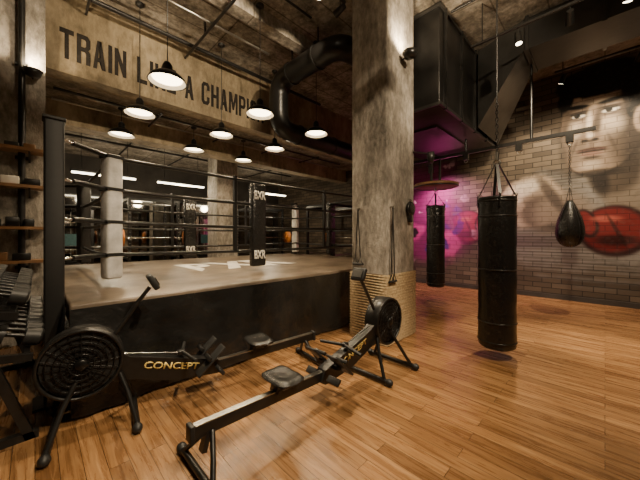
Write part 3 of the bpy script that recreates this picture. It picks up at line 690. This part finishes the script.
# ---------------------------------------------------------------- rowing machines
def rower(name,loc,rotz):
    b=B(); D=M['dark']; fz=.50; FR=.235
    b.cyl((0,-.055,fz),(0,.055,fz),FR-.015,M['rubber'],seg=48)
    for s in(-1,1):
        y=s*.07
        for R,r in((FR,.012),(.19,.005),(.15,.005),(.11,.005),(.07,.006)): b.ring((0,y*(1.0+.15*(1-R/FR)),fz),R,r,M['blackm'] if R<.22 else D,axis=(0,1,0),seg=40,ts=6)
        for i in range(20):
            a=2*PI*i/20; b.cyl((.04*math.cos(a),y*1.14,fz+.04*math.sin(a)),(FR*math.cos(a),y,fz+FR*math.sin(a)),.0035,M['blackm'],seg=5)
        b.lathe([(0,.02),(.030,.018),(.042,.008),(.045,-.01)],(0,y*1.1,fz),M['blackm'],20,axis=(0,s,0))
    b.lathe([(FR,-.072),(FR+.012,-.06),(FR+.012,.06),(FR,.072)],(0,0,fz),D,48,axis=(0,1,0))
    def side(pts,y0,y1,m):
        n=len(pts); vs=[(x,y0,z) for x,z in pts]+[(x,y1,z) for x,z in pts]
        b.add(vs,[list(range(n))[::-1],list(range(n,2*n))]+[(i,(i+1)%n,n+(i+1)%n,n+i) for i in range(n)],m)
    side([(-.10,fz-.10),(-.06,fz+.06),(.12,fz+.08),(.30,.47),(.95,.285),(1.0,.20),(.95,.165),(.6,.20),(.30,.30),(.12,.32)],-.045,.045,D)
    for x0,xf,w in((-.03,-.16,.28),(.22,.32,.26)):
        for s in(-1,1): b.tube([(x0,s*.06,fz-.12 if x0<0 else .38),((x0+xf)/2,s*.12,.24),(xf,s*w*.8,.045)],.017,D,8)
        b.cyl((xf,-w,.035),(xf,w,.035),.022,D,seg=12)
        for s in(-1,1): b.sphere((xf,s*w,.034),.034,M['rubber'],(1,1.2,1),12)
    b.tube([(.10,0,.57),(.18,0,.64),(.34,0,.88),(.42,0,.99)],.016,D,8)
    Rm=Matrix.Rotation(-.5,3,'Y'); b.box((.44,0,1.03),(.045,.15,.13),M['rubber'],Rm,bev=.015); b.box((.465,0,1.04),(.008,.11,.07),M['ductgrey'],Rm)
    for s in(-1,1):
        R=Matrix.Rotation(-.75,3,'Y'); b.box((.86,s*.125,.33),(.30,.115,.02),M['rubber'],R,bev=.008)
        b.box((.94,s*.125,.225),(.03,.125,.06),M['rubber'],R,bev=.01); b.box((.84,s*.125,.36),(.035,.13,.03),D,R,bev=.008)
        b.beam((.84,s*.03,.28),(.86,s*.125,.30),.03,.03,D)
    b.tube([(.72,-.24,.40),(.69,-.12,.405),(.66,0,.41),(.69,.12,.405),(.72,.24,.40)],.015,M['rubber'],10); b.box((.65,0,.41),(.06,.05,.04),D,bev=.01)
    b.cyl((.63,0,.41),(.15,0,.52),.005,M['steel'],seg=6)
    b.beam((.55,0,.215),(2.02,0,.265),.045,.075,D,bev=.006); b.beam((.95,0,.269),(2.0,0,.305),.046,.006,M['steel'])
    b.box((2.02,0,.27),(.03,.07,.10),M['rubber'],bev=.008)
    sx=1.36; n=12; vs=[]
    for i in range(n+1):
        for j in range(n+1):
            u=i/n*2-1; v=j/n*2-1
            k=1/max(1e-6,(abs(u)**4+abs(v)**4)**.25) if max(abs(u),abs(v))>0 else 1
            m_=max(abs(u),abs(v)); uu=u*(k*m_ if m_>0 else 1) ; vv=v*(k*m_ if m_>0 else 1)
            zz=.385+.020*abs(vv)**2-.012*math.cos(uu*2)-.03*max(0,m_-.8)/.2
            vs.append((sx+uu*.115,vv*.155,zz))
    b.add(vs,[(i*(n+1)+j,(i+1)*(n+1)+j,(i+1)*(n+1)+j+1,i*(n+1)+j+1) for i in range(n) for j in range(n)],M['leather'],True)
    b.box((sx,0,.358),(.20,.27,.035),M['leather'],bev=.015)
    b.box((sx,0,.315),(.16,.09,.06),D,bev=.01)
    for dx in(-.06,.06):
        for s in(-1,1): b.cyl((sx+dx,s*.03,.285),(sx+dx,s*.05,.285),.018,M['rubber'],seg=12)
    for s in(-1,1): b.tube([(1.9,s*.02,.24),(1.94,s*.12,.13),(1.98,s*.20,.045)],.016,D,8)
    b.beam((1.92,0,.24),(1.95,0,.13),.05,.03,D); b.cyl((1.98,-.25,.035),(1.98,.25,.035),.02,D,seg=12)
    for s in(-1,1): b.sphere((1.98,s*.25,.033),.033,M['rubber'],(1,1.2,1),12)
    o=b.obj(name,loc,rotz=rotz)
    sl=math.atan2(.185,.65)
    for s in(-1,1):
        R=Matrix.Rotation(sl,4,'Y')@Matrix.Rotation(PI/2,4,'X') if s<0 else Matrix.Rotation(sl,4,'Y')@Matrix.Rotation(PI,4,'Z')@Matrix.Rotation(PI/2,4,'X')
        t=text('maker_lettering','CONCEPT',.42,.055,(.58,s*.0465,.33),R.to_euler(),M['gold'],.002,o,.02)
    return o
rower('rowing_machine',(.24,2.66,0),-.155)
rower('rowing_machine',(2.65,1.68,0),PI)

# ---------------------------------------------------------------- dumbbell rack, left
b=B(); xs0,xs1=-.34,-.02; y0,y1=2.82,4.4
for y in(y0,y1):
    b.beam((xs1,y,.0),(xs0,y,1.0),.05,.05,M['dark']); b.beam((xs0-.02,y,0),(xs0-.02,y,1.0),.05,.05,M['dark']); b.box(((xs0+xs1)/2,y,.025),(.40,.05,.05),M['dark'])
for z,x in((.90,-.20),(.60,-.13)):
    for dx,dz in((-.09,.03),(.09,-.03)): b.beam((x+dx,y0,z+dz),(x+dx,y1,z+dz),.03,.05,M['dark'])
    for y in(y0,y1): b.beam((x-.14,y,z),(x+.12,y,z-.04),.04,.05,M['dark'])
b.obj('dumbbell_rack',(-.2,3.6,0),world=True)
b=B()
for z,x in((.90,-.17),(.60,-.10)):
    for i in range(9):
        y=y0+.12+i*.168; R=.062+.002*i
        p=Vector((x,y,z+.045+R*.9)); d=Vector((.95,0,-.3)).normalized()
        b.cyl(p-d*.07,p+d*.07,.015,M['blackm'],seg=10)
        for s in(-1,1):
            b.cyl(p+d*s*.05,p+d*s*.13,R,M['rubber'],seg=18); b.cyl(p+d*s*.13,p+d*s*.143,R,M['rubber'],r1=R*.8,seg=18); b.cyl(p+d*s*.142,p+d*s*.145,R*.45,M['ductgrey'],seg=14)
b.obj('dumbbell_set',(-.15,3.6,.9),world=True)
# shelves on pier
b=B()
for z in(2.48,2.02,1.50,1.08):
    b.box((-.28,5.19,z),(.72,.26,.035),M['wood']); 
    for x in(-.5,-.05): b.beam((x,5.32,z-.12),(x,5.10,z-.02),.02,.02,M['dark'])
b.obj('wall_shelf',(-.28,5.2,1.8),world=True)
b=B()
for z in(2.5,2.04,1.52,1.10):
    x=-.55
    while x<-.02:
        w=random.uniform(.08,.2); h=random.uniform(.05,.13); m=random.choice([M['whitep'],M['dark'],M['dark'],M['wood'],M['rubber'],M['white']])
        b.box((x+w/2,5.18,z+h/2),(w,.16,h),m,bev=.008)
        x+=w+.04
b.obj('shelf_supplies',(-.28,5.2,1.8),world=True)

# ---------------------------------------------------------------- background zone
def tube_light(loc,L):
    b=B(); b.box((0,0,.035),(L,.10,.05),M['dark'],bev=.01); b.cyl((-L/2+.03,0,0),(L/2-.03,0,0),.034,M['tube'],seg=12)
    for x in(-L/2+.2,L/2-.2): b.cyl((x,0,.05),(x,0,ZL-loc[2]),.006,M['dark'],seg=6)
    o=b.obj('linear_pendant_light',loc)
    addlight('POINT','tube_fill',(0,0,-.15),50,(1,.84,.58),o,shadow_soft_size=.15)
tube_light((1.2,8.5,2.86),1.3); tube_light((2.95,8.5,2.86),1.3); tube_light((5.8,8.2,2.86),1.3)
b=B()
for x in np.arange(.4,7.4,1.25):
    b.box((x+.6,Y1-.02,1.45),(1.2,.03,2.3),M['mirror']); 
for x in np.arange(.4,8.0,1.25): b.box((x-.02,Y1-.03,1.45),(.04,.05,2.36),M['dark'])
for z in(.28,2.62): b.box((3.9,Y1-.03,z),(7.4,.05,.05),M['dark'])
b.obj('wall_mirror',(3.9,Y1-.02,1.4),world=True)
def power_rack():
    b=B()
    for x in(-.6,.6):
        for y in(-.6,.6):
            b.box((x,y,1.2),(.07,.07,2.4),M['dark'])
            for z in np.arange(.3,2.3,.1): b.cyl((x,y-.036,z),(x,y-.037,z),.01,M['steel'],seg=8)
        b.box((x,0,.04),(.07,1.3,.07),M['dark']); b.box((x,0,2.38),(.07,1.2,.07),M['dark']); b.box((x,0,.8),(.05,1.2,.05),M['steel'])
    for y in(-.6,.6): b.box((0,y,2.38),(1.2,.07,.07),M['dark']); 
    b.cyl((-.6,-.3,2.3),(.6,-.3,2.3),.016,M['steel'],seg=10)
    b.cyl((-1.05,-.68,1.35),(1.05,-.68,1.35),.014,M['chrome'],seg=10)
    for s in(-1,1):
        for k,R in enumerate((.225,.225,.17)): b.lathe([(.03,-.02),(R,-.025),(R,.025),(.03,.02)],(s*(.78+.06*k),-.68,1.35),M['rubber'] if k else M['orange'],28,axis=(1,0,0))
        b.box((s*.6,-.66,1.31),(.05,.10,.04),M['steel'])
    return b
pr=power_rack().obj('power_rack',(2.35,9.4,0)); inst(pr,'power_rack',(6.0,9.2,0)); inst(pr,'power_rack',(7.2,6.6,0),PI/2)
def cable_machine():
    b=B()
    b.box((0,0,.04),(1.0,.7,.08),M['dark'],bev=.02)
    for x in(-.42,.42): b.box((x,0,1.1),(.09,.12,2.1),M['dark'],bev=.01); b.cyl((x*.6,-.02,.1),(x*.6,-.02,2.0),.012,M['chrome'],seg=8)
    b.box((0,0,2.15),(1.0,.16,.12),M['dark'],bev=.02)
    for i in range(14): b.box((0,0,.14+i*.052),(.42,.14,.045),M['blackm'],bev=.006)
    b.cyl((0,0,.85),(0,0,2.1),.006,M['steel'],seg=6); b.cyl((-.2,-.15,1.75),(.2,-.15,1.75),.016,M['chrome'],seg=8); b.ring((0,0,2.08),.06,.015,M['blackm'],axis=(1,0,0))
    b.box((0,-.09,1.3),(.3,.02,.3),M['blue'])
    return b
cm=cable_machine().obj('cable_machine',(.65,9.7,0)); inst(cm,'cable_machine',(4.22,10.0,0))

# magenta stage light aimed at the graffiti
b=B(); b.cyl((7.5,3.3,3.30),(7.6,3.34,3.12),.06,M['dark'],r1=.075,seg=18); b.cyl((7.5,3.3,3.30),(7.5,3.3,3.38),.012,M['dark'],seg=8)
o=b.obj('stage_light',(7.5,3.3,3.3),world=True)
l=addlight('SPOT','magenta_lamp',(7.5,3.2,2.95),260,(1,.45,.64),None,spot_size=2.6,spot_blend=.8,shadow_soft_size=.1); aim(l,(8.2,3.0,1.5)); l.parent=o; l.matrix_parent_inverse=Matrix.Translation(-o.location)

# world
w=bpy.data.worlds.new('world'); scene.world=w; w.use_nodes=True
w.node_tree.nodes['Background'].inputs[0].default_value=(.05,.04,.03,1); w.node_tree.nodes['Background'].inputs[1].default_value=.3

# camera
cam=bpy.data.cameras.new('camera'); cam.sensor_width=36; cam.lens=285/640*36; cam.shift_y=-4/640; cam.clip_start=.05
co=bpy.data.objects.new('camera',cam); COL.objects.link(co); co.location=(0,0,1.4); co.rotation_euler=(PI/2,0,-PI/4)
scene.camera=co
